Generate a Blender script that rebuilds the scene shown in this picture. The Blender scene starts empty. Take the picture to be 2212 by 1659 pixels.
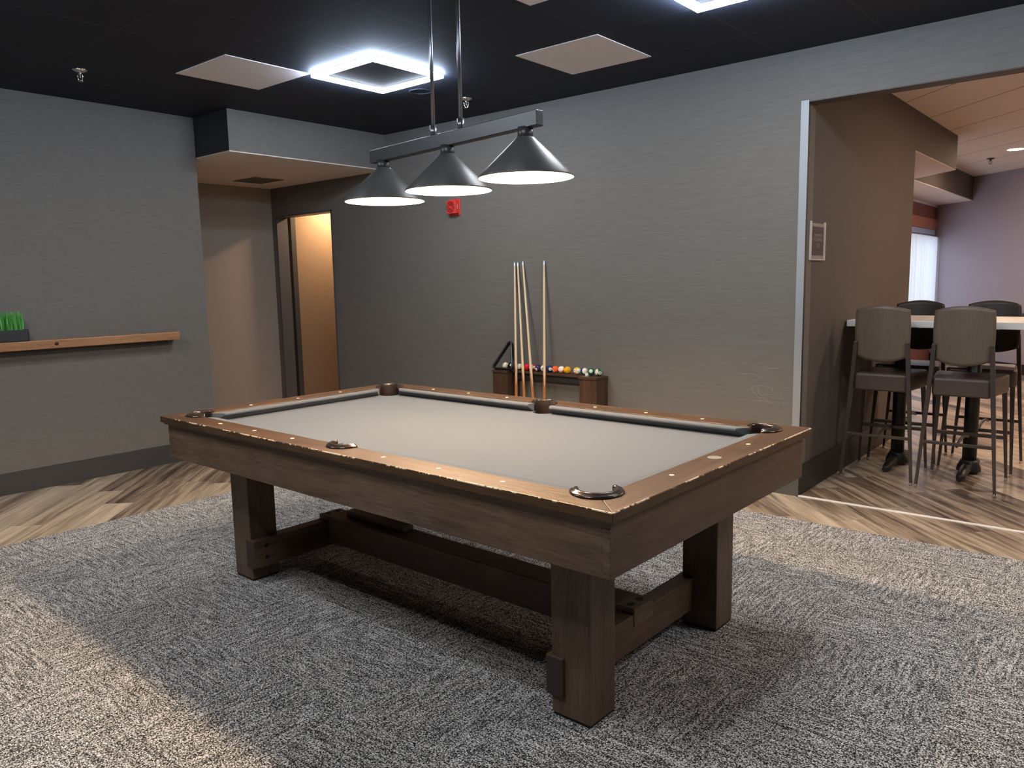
import bpy, bmesh, math, random
from mathutils import Vector, Matrix
random.seed(7)
S = bpy.context.scene
COL = S.collection
PI = math.pi

# ------------------------------------------------------------------ camera
R_ = Vector((0.76664933, 0.6417747, -0.01934003))
U_ = Vector((-0.07029546, 0.11383764, 0.99100935))
F_ = Vector((-0.63820636, 0.75839714, -0.1323874))
cam = bpy.data.cameras.new('camera')
cam.sensor_fit = 'HORIZONTAL'; cam.sensor_width = 36.0
cam.lens = 1668.78 / 2212 * 36.0
cam.clip_start = 0.05; cam.clip_end = 100
camo = bpy.data.objects.new('camera', cam); COL.objects.link(camo)
M = Matrix.Identity(4)
for i in range(3):
    M[i][0] = R_[i]; M[i][1] = U_[i]; M[i][2] = -F_[i]
M[0][3], M[1][3], M[2][3] = 0, 0, 1.4309
camo.matrix_world = M
S.camera = camo

# ------------------------------------------------------------------ view, world, light levels
S.view_settings.view_transform = 'Standard'
S.view_settings.look = 'None'
S.view_settings.gamma = 1.0
S.view_settings.use_curve_mapping = False
S.view_settings.exposure = 0.4
S.cycles.max_bounces = 10
S.cycles.diffuse_bounces = 6
S.cycles.glossy_bounces = 4
S.cycles.sample_clamp_indirect = 6.0
S.cycles.caustics_reflective = False
S.cycles.caustics_refractive = False
W = bpy.data.worlds.new('daylight'); S.world = W; W.use_nodes = True
W.node_tree.nodes['Background'].inputs[0].default_value = (0.72, 0.84, 1.0, 1)
W.node_tree.nodes['Background'].inputs[1].default_value = 2.2

LED_STRENGTH = 84.0
BULB_STRENGTH = 1200.0
CAN_STRENGTH = 340.0
HALL_CAN_STRENGTH = 520.0
LED_RGB = (1.0, 0.975, 0.945)
BULB_RGB = (1.0, 0.71, 0.45)
CAN_RGB = (1.0, 0.73, 0.52)

# ------------------------------------------------------------------ room constants (metres)
H = 2.797            # ceiling of the billiard room
H2 = 2.83            # ceiling of the lounge beyond the opening
HS = 2.487           # soffits and opening head
XL = -6.162; YB = 4.947; XO = -1.746; XR = 3.6; YF = -3.6
XREC = -7.56; XSOF = -5.655; YLE = 3.352
TH = 0.13
GX, GY, G = -4.975, 2.6022, 0.6096

# ------------------------------------------------------------------ node helpers
def mat(name, base=(0.5, 0.5, 0.5), rough=0.6, metal=0.0, spec=0.5):
    m = bpy.data.materials.new(name); m.use_nodes = True
    b = m.node_tree.nodes['Principled BSDF']
    b.inputs['Base Color'].default_value = (*base, 1)
    b.inputs['Roughness'].default_value = rough
    b.inputs['Metallic'].default_value = metal
    b.inputs['Specular IOR Level'].default_value = spec
    return m

class NT:
    def __init__(s, m):
        s.m = m; s.t = m.node_tree; s.b = s.t.nodes['Principled BSDF']
    def n(s, typ, ins=(), **props):
        k = s.t.nodes.new(typ)
        for p, v in props.items(): setattr(k, p, v)
        for key, v in (ins.items() if isinstance(ins, dict) else enumerate(ins)):
            if v is None: continue
            sock = k.inputs[key]
            if isinstance(v, bpy.types.NodeSocket): s.t.links.new(v, sock)
            else: sock.default_value = v
        return k
    def math(s, op, a, b=None, c=None):
        return s.n('ShaderNodeMath', (a, b, c), operation=op).outputs[0]
    def obj(s): return s.n('ShaderNodeTexCoord').outputs['Object']
    def xyz(s, v):
        k = s.n('ShaderNodeSeparateXYZ', (v,)); return k.outputs[0], k.outputs[1], k.outputs[2]
    def vec(s, x, y, z): return s.n('ShaderNodeCombineXYZ', (x, y, z)).outputs[0]
    def map(s, v, scale=(1, 1, 1), loc=(0, 0, 0), rot=(0, 0, 0)):
        return s.n('ShaderNodeMapping', {'Vector': v, 'Scale': scale, 'Location': loc, 'Rotation': rot}).outputs[0]
    def noise(s, v, scale=5.0, detail=2.0, rough=0.5, dist=0.0):
        return s.n('ShaderNodeTexNoise', {'Vector': v, 'Scale': scale, 'Detail': detail, 'Roughness': rough, 'Distortion': dist}).outputs[0]
    def ramp(s, f, stops, interp='LINEAR'):
        k = s.n('ShaderNodeValToRGB', (f,)); cr = k.color_ramp; cr.interpolation = interp
        while len(cr.elements) < len(stops): cr.elements.new(0.5)
        for e, (p, c) in zip(cr.elements, stops):
            e.position = p; e.color = (*c, 1) if len(c) == 3 else c
        return k.outputs[0]
    def mix(s, f, a, b, blend='MIX'):
        k = s.n('ShaderNodeMix', data_type='RGBA', blend_type=blend)
        for idx, v in ((0, f), (6, a), (7, b)):
            if isinstance(v, bpy.types.NodeSocket): s.t.links.new(v, k.inputs[idx])
            else: k.inputs[idx].default_value = v if idx == 0 else ((*v, 1) if len(v) == 3 else v)
        return k.outputs[2]
    def set(s, name, v):
        if isinstance(v, bpy.types.NodeSocket): s.t.links.new(v, s.b.inputs[name])
        else: s.b.inputs[name].default_value = v
    def bump(s, h, strength=0.3, dist=0.01):
        k = s.n('ShaderNodeBump', {'Strength': strength, 'Distance': dist, 'Height': h})
        s.t.links.new(k.outputs[0], s.b.inputs['Normal'])

def emit(name, rgb, strength):
    m = bpy.data.materials.new(name); m.use_nodes = True
    t = m.node_tree; t.nodes.remove(t.nodes['Principled BSDF'])
    e = t.nodes.new('ShaderNodeEmission'); e.inputs[0].default_value = (*rgb, 1); e.inputs[1].default_value = strength
    t.links.new(e.outputs[0], t.nodes['Material Output'].inputs[0])
    return m

# ------------------------------------------------------------------ materials
def wallpaper(name, col, contrast=0.32):
    m = mat(name, col, 0.72, spec=0.25); t = NT(m)
    x, y, z = t.xyz(t.obj())
    h = t.math('ADD', x, t.math('MULTIPLY', y, 2.3))
    fine = t.noise(t.vec(t.math('MULTIPLY', h, 7.0), 0.0, t.math('MULTIPLY', z, 240.0)), 1.0, 4.0, 0.65)
    broad = t.noise(t.vec(t.math('MULTIPLY', h, 2.2), 3.0, t.math('MULTIPLY', z, 70.0)), 1.0, 3.0, 0.6)
    weave = t.noise(t.vec(t.math('MULTIPLY', h, 260.0), 0.0, t.math('MULTIPLY', z, 320.0)), 1.0, 1.0)
    f = t.math('ADD', t.math('MULTIPLY', fine, 0.55), t.math('ADD', t.math('MULTIPLY', broad, 0.22), t.math('MULTIPLY', weave, 0.23)))
    lo = tuple(c * (1 - contrast) for c in col); hi = tuple(c * (1 + contrast) for c in col)
    t.set('Base Color', t.ramp(f, [(0.32, lo), (0.68, hi)]))
    t.bump(f, 0.12, 0.004)
    return m
M_WALL = wallpaper('grasscloth', (0.164, 0.150, 0.131), 0.24)
M_WALLREC = wallpaper('tan_grasscloth', (0.36, 0.305, 0.255), 0.10)
M_WALL2 = wallpaper('brown_grasscloth', (0.108, 0.092, 0.082), 0.14)
M_WALL3 = wallpaper('mauve_wall', (0.40, 0.35, 0.39), 0.06)
M_WALLHALL = wallpaper('ochre_grasscloth', (0.215, 0.152, 0.104), 0.12)
M_BASE = mat('charcoal_vinyl', (0.045, 0.043, 0.042), 0.5)
M_BASE2 = mat('black_vinyl', (0.018, 0.017, 0.018), 0.45)
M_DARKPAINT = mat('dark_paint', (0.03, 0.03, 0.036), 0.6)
M_SOFFIT = mat('pale_plaster', (0.74, 0.64, 0.58), 0.8)

def m_ceiling():
    m = mat('navy_ceiling_tile', (0.03, 0.032, 0.042), 0.7, spec=0.3); t = NT(m)
    x, y, z = t.xyz(t.obj())
    def line(c, o):
        f = t.math('FRACT', t.math('DIVIDE', t.math('SUBTRACT', c, o), G))
        d = t.math('MINIMUM', f, t.math('SUBTRACT', 1.0, f))
        return t.math('LESS_THAN', d, 0.011)
    g = t.math('MAXIMUM', line(x, GX), line(y, GY))
    n = t.noise(t.obj(), 300.0, 2.0)
    c = t.mix(t.math('MULTIPLY', n, 0.6), (0.0155, 0.019, 0.030), (0.023, 0.028, 0.043))
    t.set('Base Color', t.mix(t.math('MULTIPLY', g, 0.5), c, (0.055, 0.058, 0.068)))
    return m
M_CEIL = m_ceiling()
def m_ceiling2():
    m = mat('tan_ceiling_tile', (0.5, 0.42, 0.37), 0.85); t = NT(m)
    x, y, z = t.xyz(t.obj())
    a = t.math('MULTIPLY', t.math('ADD', x, y), 0.70711); b = t.math('MULTIPLY', t.math('SUBTRACT', x, y), 0.70711)
    def line(c, o, w):
        f = t.math('FRACT', t.math('DIVIDE', t.math('SUBTRACT', c, o), 0.61))
        d = t.math('MINIMUM', f, t.math('SUBTRACT', 1.0, f))
        return t.math('LESS_THAN', d, w)
    g = t.math('MAXIMUM', line(a, 3.86, 0.014), t.math('MULTIPLY', line(b, 0.2, 0.008), 0.10))
    n = t.noise(t.obj(), 260.0, 2.0)
    c = t.mix(n, (0.66, 0.565, 0.50), (0.76, 0.66, 0.60))
    t.set('Base Color', t.mix(t.math('MULTIPLY', g, 0.75), c, (0.22, 0.16, 0.13)))
    return m
M_CEIL2 = m_ceiling2()
def m_panel():
    m = mat('white_ceiling_panel', (0.62, 0.56, 0.55), 0.9); t = NT(m)
    n = t.noise(t.obj(), 220.0, 3.0)
    t.set('Base Color', t.ramp(n, [(0.3, (0.82, 0.76, 0.76)), (0.7, (0.93, 0.88, 0.875))]))
    return m
M_PANEL = m_panel()

def m_floor():
    m = mat('wood_plank', (0.3, 0.22, 0.16), 0.32); t = NT(m)
    x, y, z = t.xyz(t.obj())
    u = t.math('MULTIPLY', t.math('SUBTRACT', y, x), 0.70711)
    v = t.math('MULTIPLY', t.math('ADD', x, y), 0.70711)
    w = 0.19; L = 1.22
    rv = t.math('DIVIDE', t.math('ADD', v, 0.03), w)
    row = t.math('FLOOR', rv)
    r1 = t.n('ShaderNodeTexWhiteNoise', {'W': row}, noise_dimensions='1D').outputs[0]
    ru = t.math('ADD', t.math('DIVIDE', u, L), t.math('MULTIPLY', r1, 5.0))
    colm = t.math('FLOOR', ru)
    r2 = t.n('ShaderNodeTexWhiteNoise', {'Vector': t.vec(row, colm, 0.0)}, noise_dimensions='3D').outputs[0]
    off = t.math('MULTIPLY', r2, 37.0)
    gv = t.vec(t.math('ADD', t.math('MULTIPLY', u, 1.1), off), t.math('MULTIPLY', v, 16.0), off)
    g1 = t.noise(gv, 1.0, 4.0, 0.6, 0.6)
    gv2 = t.vec(t.math('ADD', t.math('MULTIPLY', u, 6.0), off), t.math('MULTIPLY', v, 120.0), off)
    g2 = t.noise(gv2, 1.0, 3.0, 0.6)
    f = t.math('ADD', t.math('ADD', t.math('MULTIPLY', g1, 0.78), t.math('MULTIPLY', g2, 0.22)), t.math('MULTIPLY', t.math('SUBTRACT', r2, 0.5), 0.26))
    c = t.ramp(f, [(0.28, (0.052, 0.036, 0.025)), (0.40, (0.190, 0.138, 0.096)), (0.52, (0.410, 0.320, 0.225)), (0.68, (0.62, 0.50, 0.37))])
    fv = t.math('FRACT', rv); fu = t.math('FRACT', ru)
    e1 = t.math('LESS_THAN', t.math('MINIMUM', fv, t.math('SUBTRACT', 1.0, fv)), 0.008)
    e2 = t.math('LESS_THAN', t.math('MINIMUM', fu, t.math('SUBTRACT', 1.0, fu)), 0.0013)
    t.set('Base Color', t.mix(t.math('MULTIPLY', t.math('MAXIMUM', e1, e2), 0.6), c, (0.04, 0.03, 0.024)))
    t.set('Roughness', t.math('ADD', 0.26, t.math('MULTIPLY', g2, 0.16)))
    t.bump(g2, 0.06, 0.003)
    return m
M_FLOOR = m_floor()

def m_carpet():
    m = mat('flecked_carpet', (0.2, 0.2, 0.2), 0.95, spec=0.1); t = NT(m)
    o = t.obj(); x, y, z = t.xyz(o)
    T = 0.5
    ck = t.math('ABSOLUTE', t.math('MODULO', t.math('ADD', t.math('FLOOR', t.math('DIVIDE', x, T)), t.math('FLOOR', t.math('DIVIDE', y, T))), 2.0))
    sx = t.noise(t.vec(t.math('MULTIPLY', x, 9.0), t.math('MULTIPLY', y, 75.0), 0.0), 1.0, 2.0)
    sy = t.noise(t.vec(t.math('MULTIPLY', x, 75.0), t.math('MULTIPLY', y, 9.0), 5.0), 1.0, 2.0)
    st = t.math('ADD', t.math('MULTIPLY', sx, t.math('SUBTRACT', 1.0, ck)), t.math('MULTIPLY', sy, ck))
    warp = t.n('ShaderNodeTexNoise', {'Vector': o, 'Scale': 150.0, 'Detail': 2.0}).outputs[1]
    o2 = t.n('ShaderNodeVectorMath', (o, t.n('ShaderNodeVectorMath', (warp, (0.016, 0.016, 0.0)), operation='MULTIPLY').outputs[0]), operation='ADD').outputs[0]
    n1 = t.noise(o2, 120.0, 2.0, 0.55)
    worm = t.math('SUBTRACT', 1.0, t.math('MULTIPLY', t.math('ABSOLUTE', t.math('SUBTRACT', n1, 0.5)), 5.0))
    n2 = t.noise(o, 185.0, 2.0, 0.6)
    f = t.math('ADD', t.math('ADD', t.math('MULTIPLY', worm, 0.22), t.math('MULTIPLY', n2, 0.80)), t.math('MULTIPLY', t.math('SUBTRACT', st, 0.5), 0.27))
    c = t.ramp(f, [(0.425, (0.014, 0.0135, 0.013)), (0.50, (0.075, 0.073, 0.070)), (0.57, (0.31, 0.305, 0.295)), (0.655, (0.90, 0.89, 0.87))])
    t.set('Base Color', c)
    t.bump(t.math('ADD', worm, n2), 0.6, 0.005)
    return m
M_CARPET = m_carpet()

def wood(name, axis, stops, rough=0.42, wear=None, scale=1.0, bump=0.25, knots=False):
    m = mat(name, stops[1], rough); t = NT(m)
    o = t.obj()
    s1 = {'x': (1.6, 15, 15), 'y': (15, 1.6, 15), 'z': (15, 15, 1.6)}[axis]
    s2 = {'x': (14, 190, 190), 'y': (190, 14, 190), 'z': (190, 190, 14)}[axis]
    sc = lambda q: tuple(k * scale for k in q)
    g1 = t.noise(t.map(o, sc(s1)), 1.0, 4.0, 0.6, 0.9)
    g2 = t.noise(t.map(o, sc(s2)), 1.0, 3.0, 0.65)
    f = t.math('ADD', t.math('MULTIPLY', g1, 0.52), t.math('MULTIPLY', g2, 0.48))
    c = t.ramp(f, [(0.30, stops[0]), (0.50, stops[1]), (0.72, stops[2])])
    if knots:
        pale = t.noise(t.map(o, (3.1, 3.1, 3.1)), 1.0, 2.0)
        scr = t.noise(t.map(o, sc(s2)), 0.6, 4.0, 0.7)
        pm = t.xyz(t.ramp(pale, [(0.50, (0, 0, 0)), (0.66, (1, 1, 1))]))[0]
        k = t.math('MULTIPLY', pm, t.math('MULTIPLY', t.math('SUBTRACT', scr, 0.40), 1.1))
        c = t.mix(t.math('MAXIMUM', k, 0.0), c, (0.30, 0.235, 0.205))
    if wear:
        ax, ay, zmin = wear
        x, y, z = t.xyz(o)
        d = t.math('MAXIMUM', t.math('SUBTRACT', t.math('ABSOLUTE', x), ax), t.math('SUBTRACT', t.math('ABSOLUTE', y), ay))
        e = t.math('MULTIPLY', t.math('GREATER_THAN', d, -0.0032), t.math('GREATER_THAN', z, zmin))
        n = t.math('GREATER_THAN', t.math('ADD', t.math('MULTIPLY', t.noise(o, 8.0, 2.0), 0.55), t.math('MULTIPLY', t.noise(o, 75.0, 2.0), 0.45)), 0.515)
        c = t.mix(t.math('MULTIPLY', t.math('MULTIPLY', e, n), 0.95), c, (0.78, 0.60, 0.42))
    t.set('Base Color', c)
    t.set('Roughness', t.math('ADD', rough - 0.06, t.math('MULTIPLY', g2, 0.16)))
    t.bump(f, bump, 0.004)
    return m
TW = [(0.042, 0.0245, 0.0145), (0.108, 0.066, 0.041), (0.180, 0.116, 0.075)]
M_TWX = wood('walnut_along_x', 'x', TW, 0.5, knots=True)
M_TWY = wood('walnut_along_y', 'y', [(0.052, 0.028, 0.0155), (0.108, 0.062, 0.037), (0.160, 0.097, 0.062)], 0.5)
M_TWZ = wood('walnut_upright', 'z', TW, 0.5)
TR = [(0.018, 0.0090, 0.0042), (0.060, 0.0315, 0.0160), (0.125, 0.070, 0.037)]
M_RAILX = wood('rail_walnut_along_x', 'x', TR, 0.39, (1.301, 0.7275, 0.8118), bump=0.7)
M_RAILY = wood('rail_walnut_along_y', 'y', TR, 0.44, (1.301, 0.7275, 0.8118), bump=0.7)
for _m in (M_RAILX, M_RAILY):
    _b = _m.node_tree.nodes['Principled BSDF']; _b.inputs['Specular IOR Level'].default_value = 0.6; _b.inputs['Specular Tint'].default_value = (1.0, 0.75, 0.48, 1)
M_ENDGRAIN = mat('dark_end_grain', (0.036, 0.022, 0.016), 0.6)
M_LEDGE = wood('honey_ledge_wood', 'y', [(0.19, 0.085, 0.031), (0.35, 0.168, 0.070), (0.48, 0.26, 0.125)], 0.42, scale=0.8, bump=0.15)
M_RACKWOOD = wood('rack_walnut', 'z', [(0.030, 0.014, 0.008), (0.072, 0.034, 0.019), (0.13, 0.066, 0.038)], 0.38)
M_RACKWOODX = wood('rack_walnut_along_x', 'x', [(0.030, 0.014, 0.008), (0.072, 0.034, 0.019), (0.13, 0.066, 0.038)], 0.34)

def m_cloth():
    m = mat('grey_billiard_cloth', (0.40, 0.40, 0.41), 0.95, spec=0.15); t = NT(m)
    o = t.obj()
    n = t.noise(o, 700.0, 2.0); w = t.noise(t.map(o, (18, 60, 1)), 1.0, 4.0, 0.65, 1.5)
    s = t.noise(o, 60.0, 4.0, 0.7)
    c = t.mix(t.math('MULTIPLY', n, 0.8), (0.084, 0.097, 0.113), (0.115, 0.129, 0.146))
    k = t.math('MULTIPLY', t.math('GREATER_THAN', t.math('MULTIPLY', t.math('ADD', w, s), 0.5), 0.60), 0.25)
    t.set('Base Color', t.mix(k, c, (0.17, 0.18, 0.195)))
    t.set('Sheen Weight', 0.12)
    t.bump(n, 0.1, 0.001)
    return m
M_CLOTH = m_cloth()
M_BRONZE = mat('bronze_pocket_casting', (0.062, 0.046, 0.039), 0.20, 0.6, 0.7)
M_LEATHER = mat('brown_pocket_leather', (0.012, 0.006, 0.004), 0.5)
M_PEARL = mat('cream_sight', (0.86, 0.76, 0.55), 0.3)
M_MEDAL = mat('worn_medallion', (0.42, 0.38, 0.34), 0.35, 0.5)
M_RUBBER = mat('black_rubber', (0.008, 0.008, 0.008), 0.7)
M_BLACK = mat('satin_black_metal', (0.075, 0.071, 0.066), 0.38, 0.0, 0.6)
M_BAR = mat('graphite_bar_metal', (0.050, 0.049, 0.048), 0.36, 0.2, 0.5)
M_ROD = mat('brushed_rod', (0.30, 0.31, 0.33), 0.28, 0.9)
M_SHADEIN = mat('white_shade_lining', (0.85, 0.83, 0.78), 0.5)
M_BULB = emit('bulb_glow', BULB_RGB, BULB_STRENGTH)
M_LED = emit('led_bar_glow', LED_RGB, LED_STRENGTH)
M_LEDSIDE = emit('led_halo_glow', (0.62, 0.77, 1.0), LED_STRENGTH * 1.7)  # outer faces boosted and blued to throw a halo on the ceiling
M_LEDINNER = emit('led_inner_glow', (0.74, 0.85, 1.0), LED_STRENGTH * 0.22)
M_LEDTRIM = mat('white_led_trim', (0.75, 0.77, 0.8), 0.4)
M_CAN = emit('warm_downlight_glow', CAN_RGB, CAN_STRENGTH)
M_CANHALL = emit('warm_hall_downlight_glow', (1.0, 0.66, 0.38), HALL_CAN_STRENGTH)
M_CANTRIM = mat('white_downlight_trim', (0.7, 0.65, 0.6), 0.4)
M_CHROME = mat('chrome', (0.75, 0.74, 0.72), 0.14, 1.0)
M_BRASSDARK = mat('dark_sprinkler_metal', (0.03, 0.025, 0.025), 0.35, 0.6)
M_GUARD = mat('grey_corner_guard', (0.36, 0.37, 0.375), 0.4, 0.25)
M_STRIP = mat('white_threshold_strip', (0.92, 0.90, 0.86), 0.4)
M_STOOLMETAL = mat('bronze_stool_metal', (0.070, 0.054, 0.047), 0.42, 0.35)
M_STOOLBACK = wood('taupe_back_laminate', 'z', [(0.125, 0.093, 0.066), (0.150, 0.113, 0.082), (0.185, 0.142, 0.105)], 0.4, scale=0.6, bump=0.04)
M_VINYL = mat('brown_seat_vinyl', (0.080, 0.056, 0.045), 0.36)
M_BACKPAD = mat('dark_back_face', (0.026, 0.022, 0.019), 0.45)
M_TOP = mat('white_bar_top', (0.72, 0.66, 0.60), 0.3)
M_TOPEDGE = mat('white_bar_edge', (0.80, 0.77, 0.72), 0.3)
M_IRON = mat('black_cast_iron', (0.012, 0.011, 0.011), 0.4)
M_RED = mat('red_alarm_plastic', (0.78, 0.055, 0.045), 0.35)
M_REDDARK = mat('red_alarm_groove', (0.25, 0.008, 0.008), 0.5)
M_LABEL = mat('cream_alarm_label', (0.80, 0.55, 0.30), 0.5)
M_SIGN = mat('brown_sign_plate', (0.045, 0.028, 0.026), 0.5)
M_SIGNTXT = mat('taupe_sign_lettering', (0.27, 0.23, 0.22), 0.6)
M_SIGNMAT = mat('taupe_sign_border', (0.30, 0.255, 0.22), 0.35)
M_ACRYL = mat('frosted_acrylic', (0.60, 0.55, 0.48), 0.25)
M_PLANTER = mat('charcoal_planter', (0.022, 0.023, 0.025), 0.5)
M_VENT = mat('taupe_vent', (0.20, 0.165, 0.14), 0.6)
M_VENTDARK = mat('vent_slots', (0.05, 0.04, 0.035), 0.8)
M_IVORY = mat('ivory_cue_ferrule', (0.80, 0.84, 0.88), 0.3)
M_TIP = mat('blue_cue_tip', (0.45, 0.55, 0.62), 0.7)
M_BRICKRED = mat('rust_red_wall', (0.30, 0.115, 0.085), 0.7)
M_BLUEFRAME = mat('pale_blue_window_frame', (0.50, 0.60, 0.85), 0.4)
M_VALANCE = mat('rust_red_valance', (0.48, 0.20, 0.14), 0.7)
M_CHALK = mat('white_chalk_cube', (0.85, 0.85, 0.83), 0.6)
M_TRI = mat('black_rack_plastic', (0.012, 0.012, 0.012), 0.32)
M_SCUFF = mat('pale_wall_scuff', (0.36, 0.34, 0.31), 0.8)

def m_grass():
    m = mat('bright_green_blades', (0.1, 0.4, 0.06), 0.5); t = NT(m)
    n = t.noise(t.map(t.obj(), (1, 160, 6)), 1.0, 2.0)
    t.set('Base Color', t.ramp(n, [(0.3, (0.035, 0.20, 0.028)), (0.5, (0.10, 0.42, 0.07)), (0.72, (0.27, 0.62, 0.20))]))
    return m
M_GRASS = m_grass()
def m_curtain():
    m = mat('sheer_white_curtain', (0.9, 0.92, 0.95), 0.8)
    t = m.node_tree; out = t.nodes['Material Output']
    d = t.nodes.new('ShaderNodeBsdfDiffuse'); d.inputs[0].default_value = (0.9, 0.92, 0.95, 1)
    tr = t.nodes.new('ShaderNodeBsdfTranslucent'); tr.inputs[0].default_value = (0.92, 0.94, 0.97, 1)
    mx = t.nodes.new('ShaderNodeMixShader'); mx.inputs[0].default_value = 0.6
    t.links.new(d.outputs[0], mx.inputs[1]); t.links.new(tr.outputs[0], mx.inputs[2]); t.links.new(mx.outputs[0], out.inputs[0])
    return m
M_CURTAIN = m_curtain()
def m_glass():
    m = mat('window_glass', (1, 1, 1), 0.02)
    t = m.node_tree; out = t.nodes['Material Output']
    a = t.nodes.new('ShaderNodeBsdfTransparent'); g = t.nodes.new('ShaderNodeBsdfGlossy'); g.inputs['Roughness'].default_value = 0.02
    mx = t.nodes.new('ShaderNodeMixShader'); mx.inputs[0].default_value = 0.06
    t.links.new(a.outputs[0], mx.inputs[1]); t.links.new(g.outputs[0], mx.inputs[2]); t.links.new(mx.outputs[0], out.inputs[0])
    return m
M_GLASS = m_glass()

# ------------------------------------------------------------------ mesh helpers
def B(): return bmesh.new()
def box(bm, x0, x1, y0, y1, z0, z1, mi=0, rot=None, piv=(0, 0, 0)):
    v = [bm.verts.new((x, y, z)) for z in (z0, z1) for y in (y0, y1) for x in (x0, x1)]
    fs = []
    for q in ((0, 2, 3, 1), (4, 5, 7, 6), (0, 1, 5, 4), (2, 6, 7, 3), (0, 4, 6, 2), (1, 3, 7, 5)):
        f = bm.faces.new([v[i] for i in q]); f.material_index = mi; fs.append(f)
    if rot is not None:
        p = Vector(piv)
        for k in v: k.co = rot @ (k.co - p) + p
    return v
def prism(bm, poly, z0, z1, mi=0):
    a = [bm.verts.new((x, y, z0)) for x, y in poly]; b = [bm.verts.new((x, y, z1)) for x, y in poly]
    n = len(poly)
    f = bm.faces.new(b); f.material_index = mi
    f = bm.faces.new(a[::-1]); f.material_index = mi
    for i in range(n):
        f = bm.faces.new((a[i], a[(i + 1) % n], b[(i + 1) % n], b[i])); f.material_index = mi
def lathe(bm, prof, n=32, c=(0, 0, 0), mi=0, cap=True, smooth=True, a0=0.0, a1=2 * PI, axis=None):
    full = abs(a1 - a0 - 2 * PI) < 1e-6
    cnt = n if full else n + 1
    rings = []
    Mx = axis if axis is not None else Matrix.Identity(3)
    cv = Vector(c)
    for k in range(cnt):
        a = a0 + (a1 - a0) * k / n
        rings.append([bm.verts.new(cv + Mx @ Vector((r * math.cos(a), r * math.sin(a), z))) for r, z in prof])
    for k in range(n):
        A = rings[k]; Bq = rings[(k + 1) % cnt]
        for j in range(len(prof) - 1):
            if prof[j][0] < 1e-7 and prof[j + 1][0] < 1e-7: continue
            f = bm.faces.new((A[j], Bq[j], Bq[j + 1], A[j + 1])); f.material_index = mi; f.smooth = smooth
    if cap and full:
        for j in (0, -1):
            if prof[j][0] > 1e-6:
                f = bm.faces.new([rg[j] for rg in rings]); f.material_index = mi
    if cap and not full and len(prof) > 2:
        bm.faces.new(rings[0]); bm.faces.new(rings[-1][::-1])
def tube(bm, pts, r, n=10, mi=0, radii=None, cap=True, square=False):
    pts = [Vector(p) for p in pts]; rings = []
    up = Vector((0, 0, 1))
    for i, p in enumerate(pts):
        d = (pts[min(i + 1, len(pts) - 1)] - pts[max(i - 1, 0)]).normalized()
        ref = up if abs(d.dot(up)) < 0.95 else Vector((0, 1, 0))
        s = d.cross(ref).normalized(); t = s.cross(d).normalized()
        rr = radii[i] if radii else r
        off = PI / 4 if square else 0
        rings.append([bm.verts.new(p + (s * math.cos(a) + t * math.sin(a)) * rr) for a in [2 * PI * k / n + off for k in range(n)]])
    for i in range(len(rings) - 1):
        for k in range(n):
            f = bm.faces.new((rings[i][k], rings[i][(k + 1) % n], rings[i + 1][(k + 1) % n], rings[i + 1][k])); f.material_index = mi; f.smooth = not square
    if cap:
        bm.faces.new(rings[0][::-1]); bm.faces.new(rings[-1])
def sphere(bm, c, r, seg=24, mi=0, sz=(1, 1, 1)):
    res = bmesh.ops.create_uvsphere(bm, u_segments=seg, v_segments=seg // 2, radius=r)
    for v in res['verts']: v.co = Vector((v.co.x * sz[0], v.co.y * sz[1], v.co.z * sz[2])) + Vector(c)
    for f in {f for v in res['verts'] for f in v.link_faces}: f.smooth = True; f.material_index = mi
def obj(name, bm, mats, parent=None, bevel=0.0, seg=2, ang=40, smooth=False, recalc=True):
    if recalc: bmesh.ops.recalc_face_normals(bm, faces=bm.faces[:])
    if smooth:
        for f in bm.faces: f.smooth = True
    me = bpy.data.meshes.new(name); bm.to_mesh(me); bm.free()
    for k in (mats if isinstance(mats, (list, tuple)) else [mats]): me.materials.append(k)
    o = bpy.data.objects.new(name, me); COL.objects.link(o)
    if parent is not None: o.parent = parent
    if bevel > 0:
        md = o.modifiers.new('bevel', 'BEVEL'); md.width = bevel; md.segments = seg
        md.limit_method = 'ANGLE'; md.angle_limit = math.radians(ang)
    return o
def tag(o, label=None, cat=None, group=None, kind=None):
    if label: o['label'] = label
    if cat: o['category'] = cat
    if group: o['group'] = group
    if kind: o['kind'] = kind
    return o
def thing(name, label, cat, loc=(0, 0, 0), rotz=0.0, group=None):
    o = bpy.data.objects.new(name, None); COL.objects.link(o)
    o.empty_display_size = 0.1
    o.location = loc; o.rotation_euler = (0, 0, rotz)
    return tag(o, label, cat, group)
def struct(name, bm, mats, parent=None, bevel=0.0):
    o = obj(name, bm, mats, parent, bevel)
    if parent is None: o['kind'] = 'structure'
    return o
def kids(o): return [c for c in COL.objects if c.parent == o]
def dup(o, parent=None):
    c = o.copy(); COL.objects.link(c)
    if parent is not None: c.parent = parent
    for ch in kids(o): dup(ch, c)
    return c
def text_mesh(name, body, size, m, parent=None, extrude=0.0006, align='CENTER'):
    cu = bpy.data.curves.new(name, 'FONT'); cu.body = body; cu.size = size; cu.extrude = extrude
    cu.align_x = align; cu.align_y = 'CENTER'
    t = bpy.data.objects.new(name + '_tmp', cu); COL.objects.link(t)
    dg = bpy.context.evaluated_depsgraph_get()
    me = bpy.data.meshes.new_from_object(t.evaluated_get(dg)); me.name = name
    bpy.data.objects.remove(t); bpy.data.curves.remove(cu)
    me.materials.clear(); me.materials.append(m)
    o = bpy.data.objects.new(name, me); COL.objects.link(o)
    if parent is not None: o.parent = parent
    return o
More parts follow.
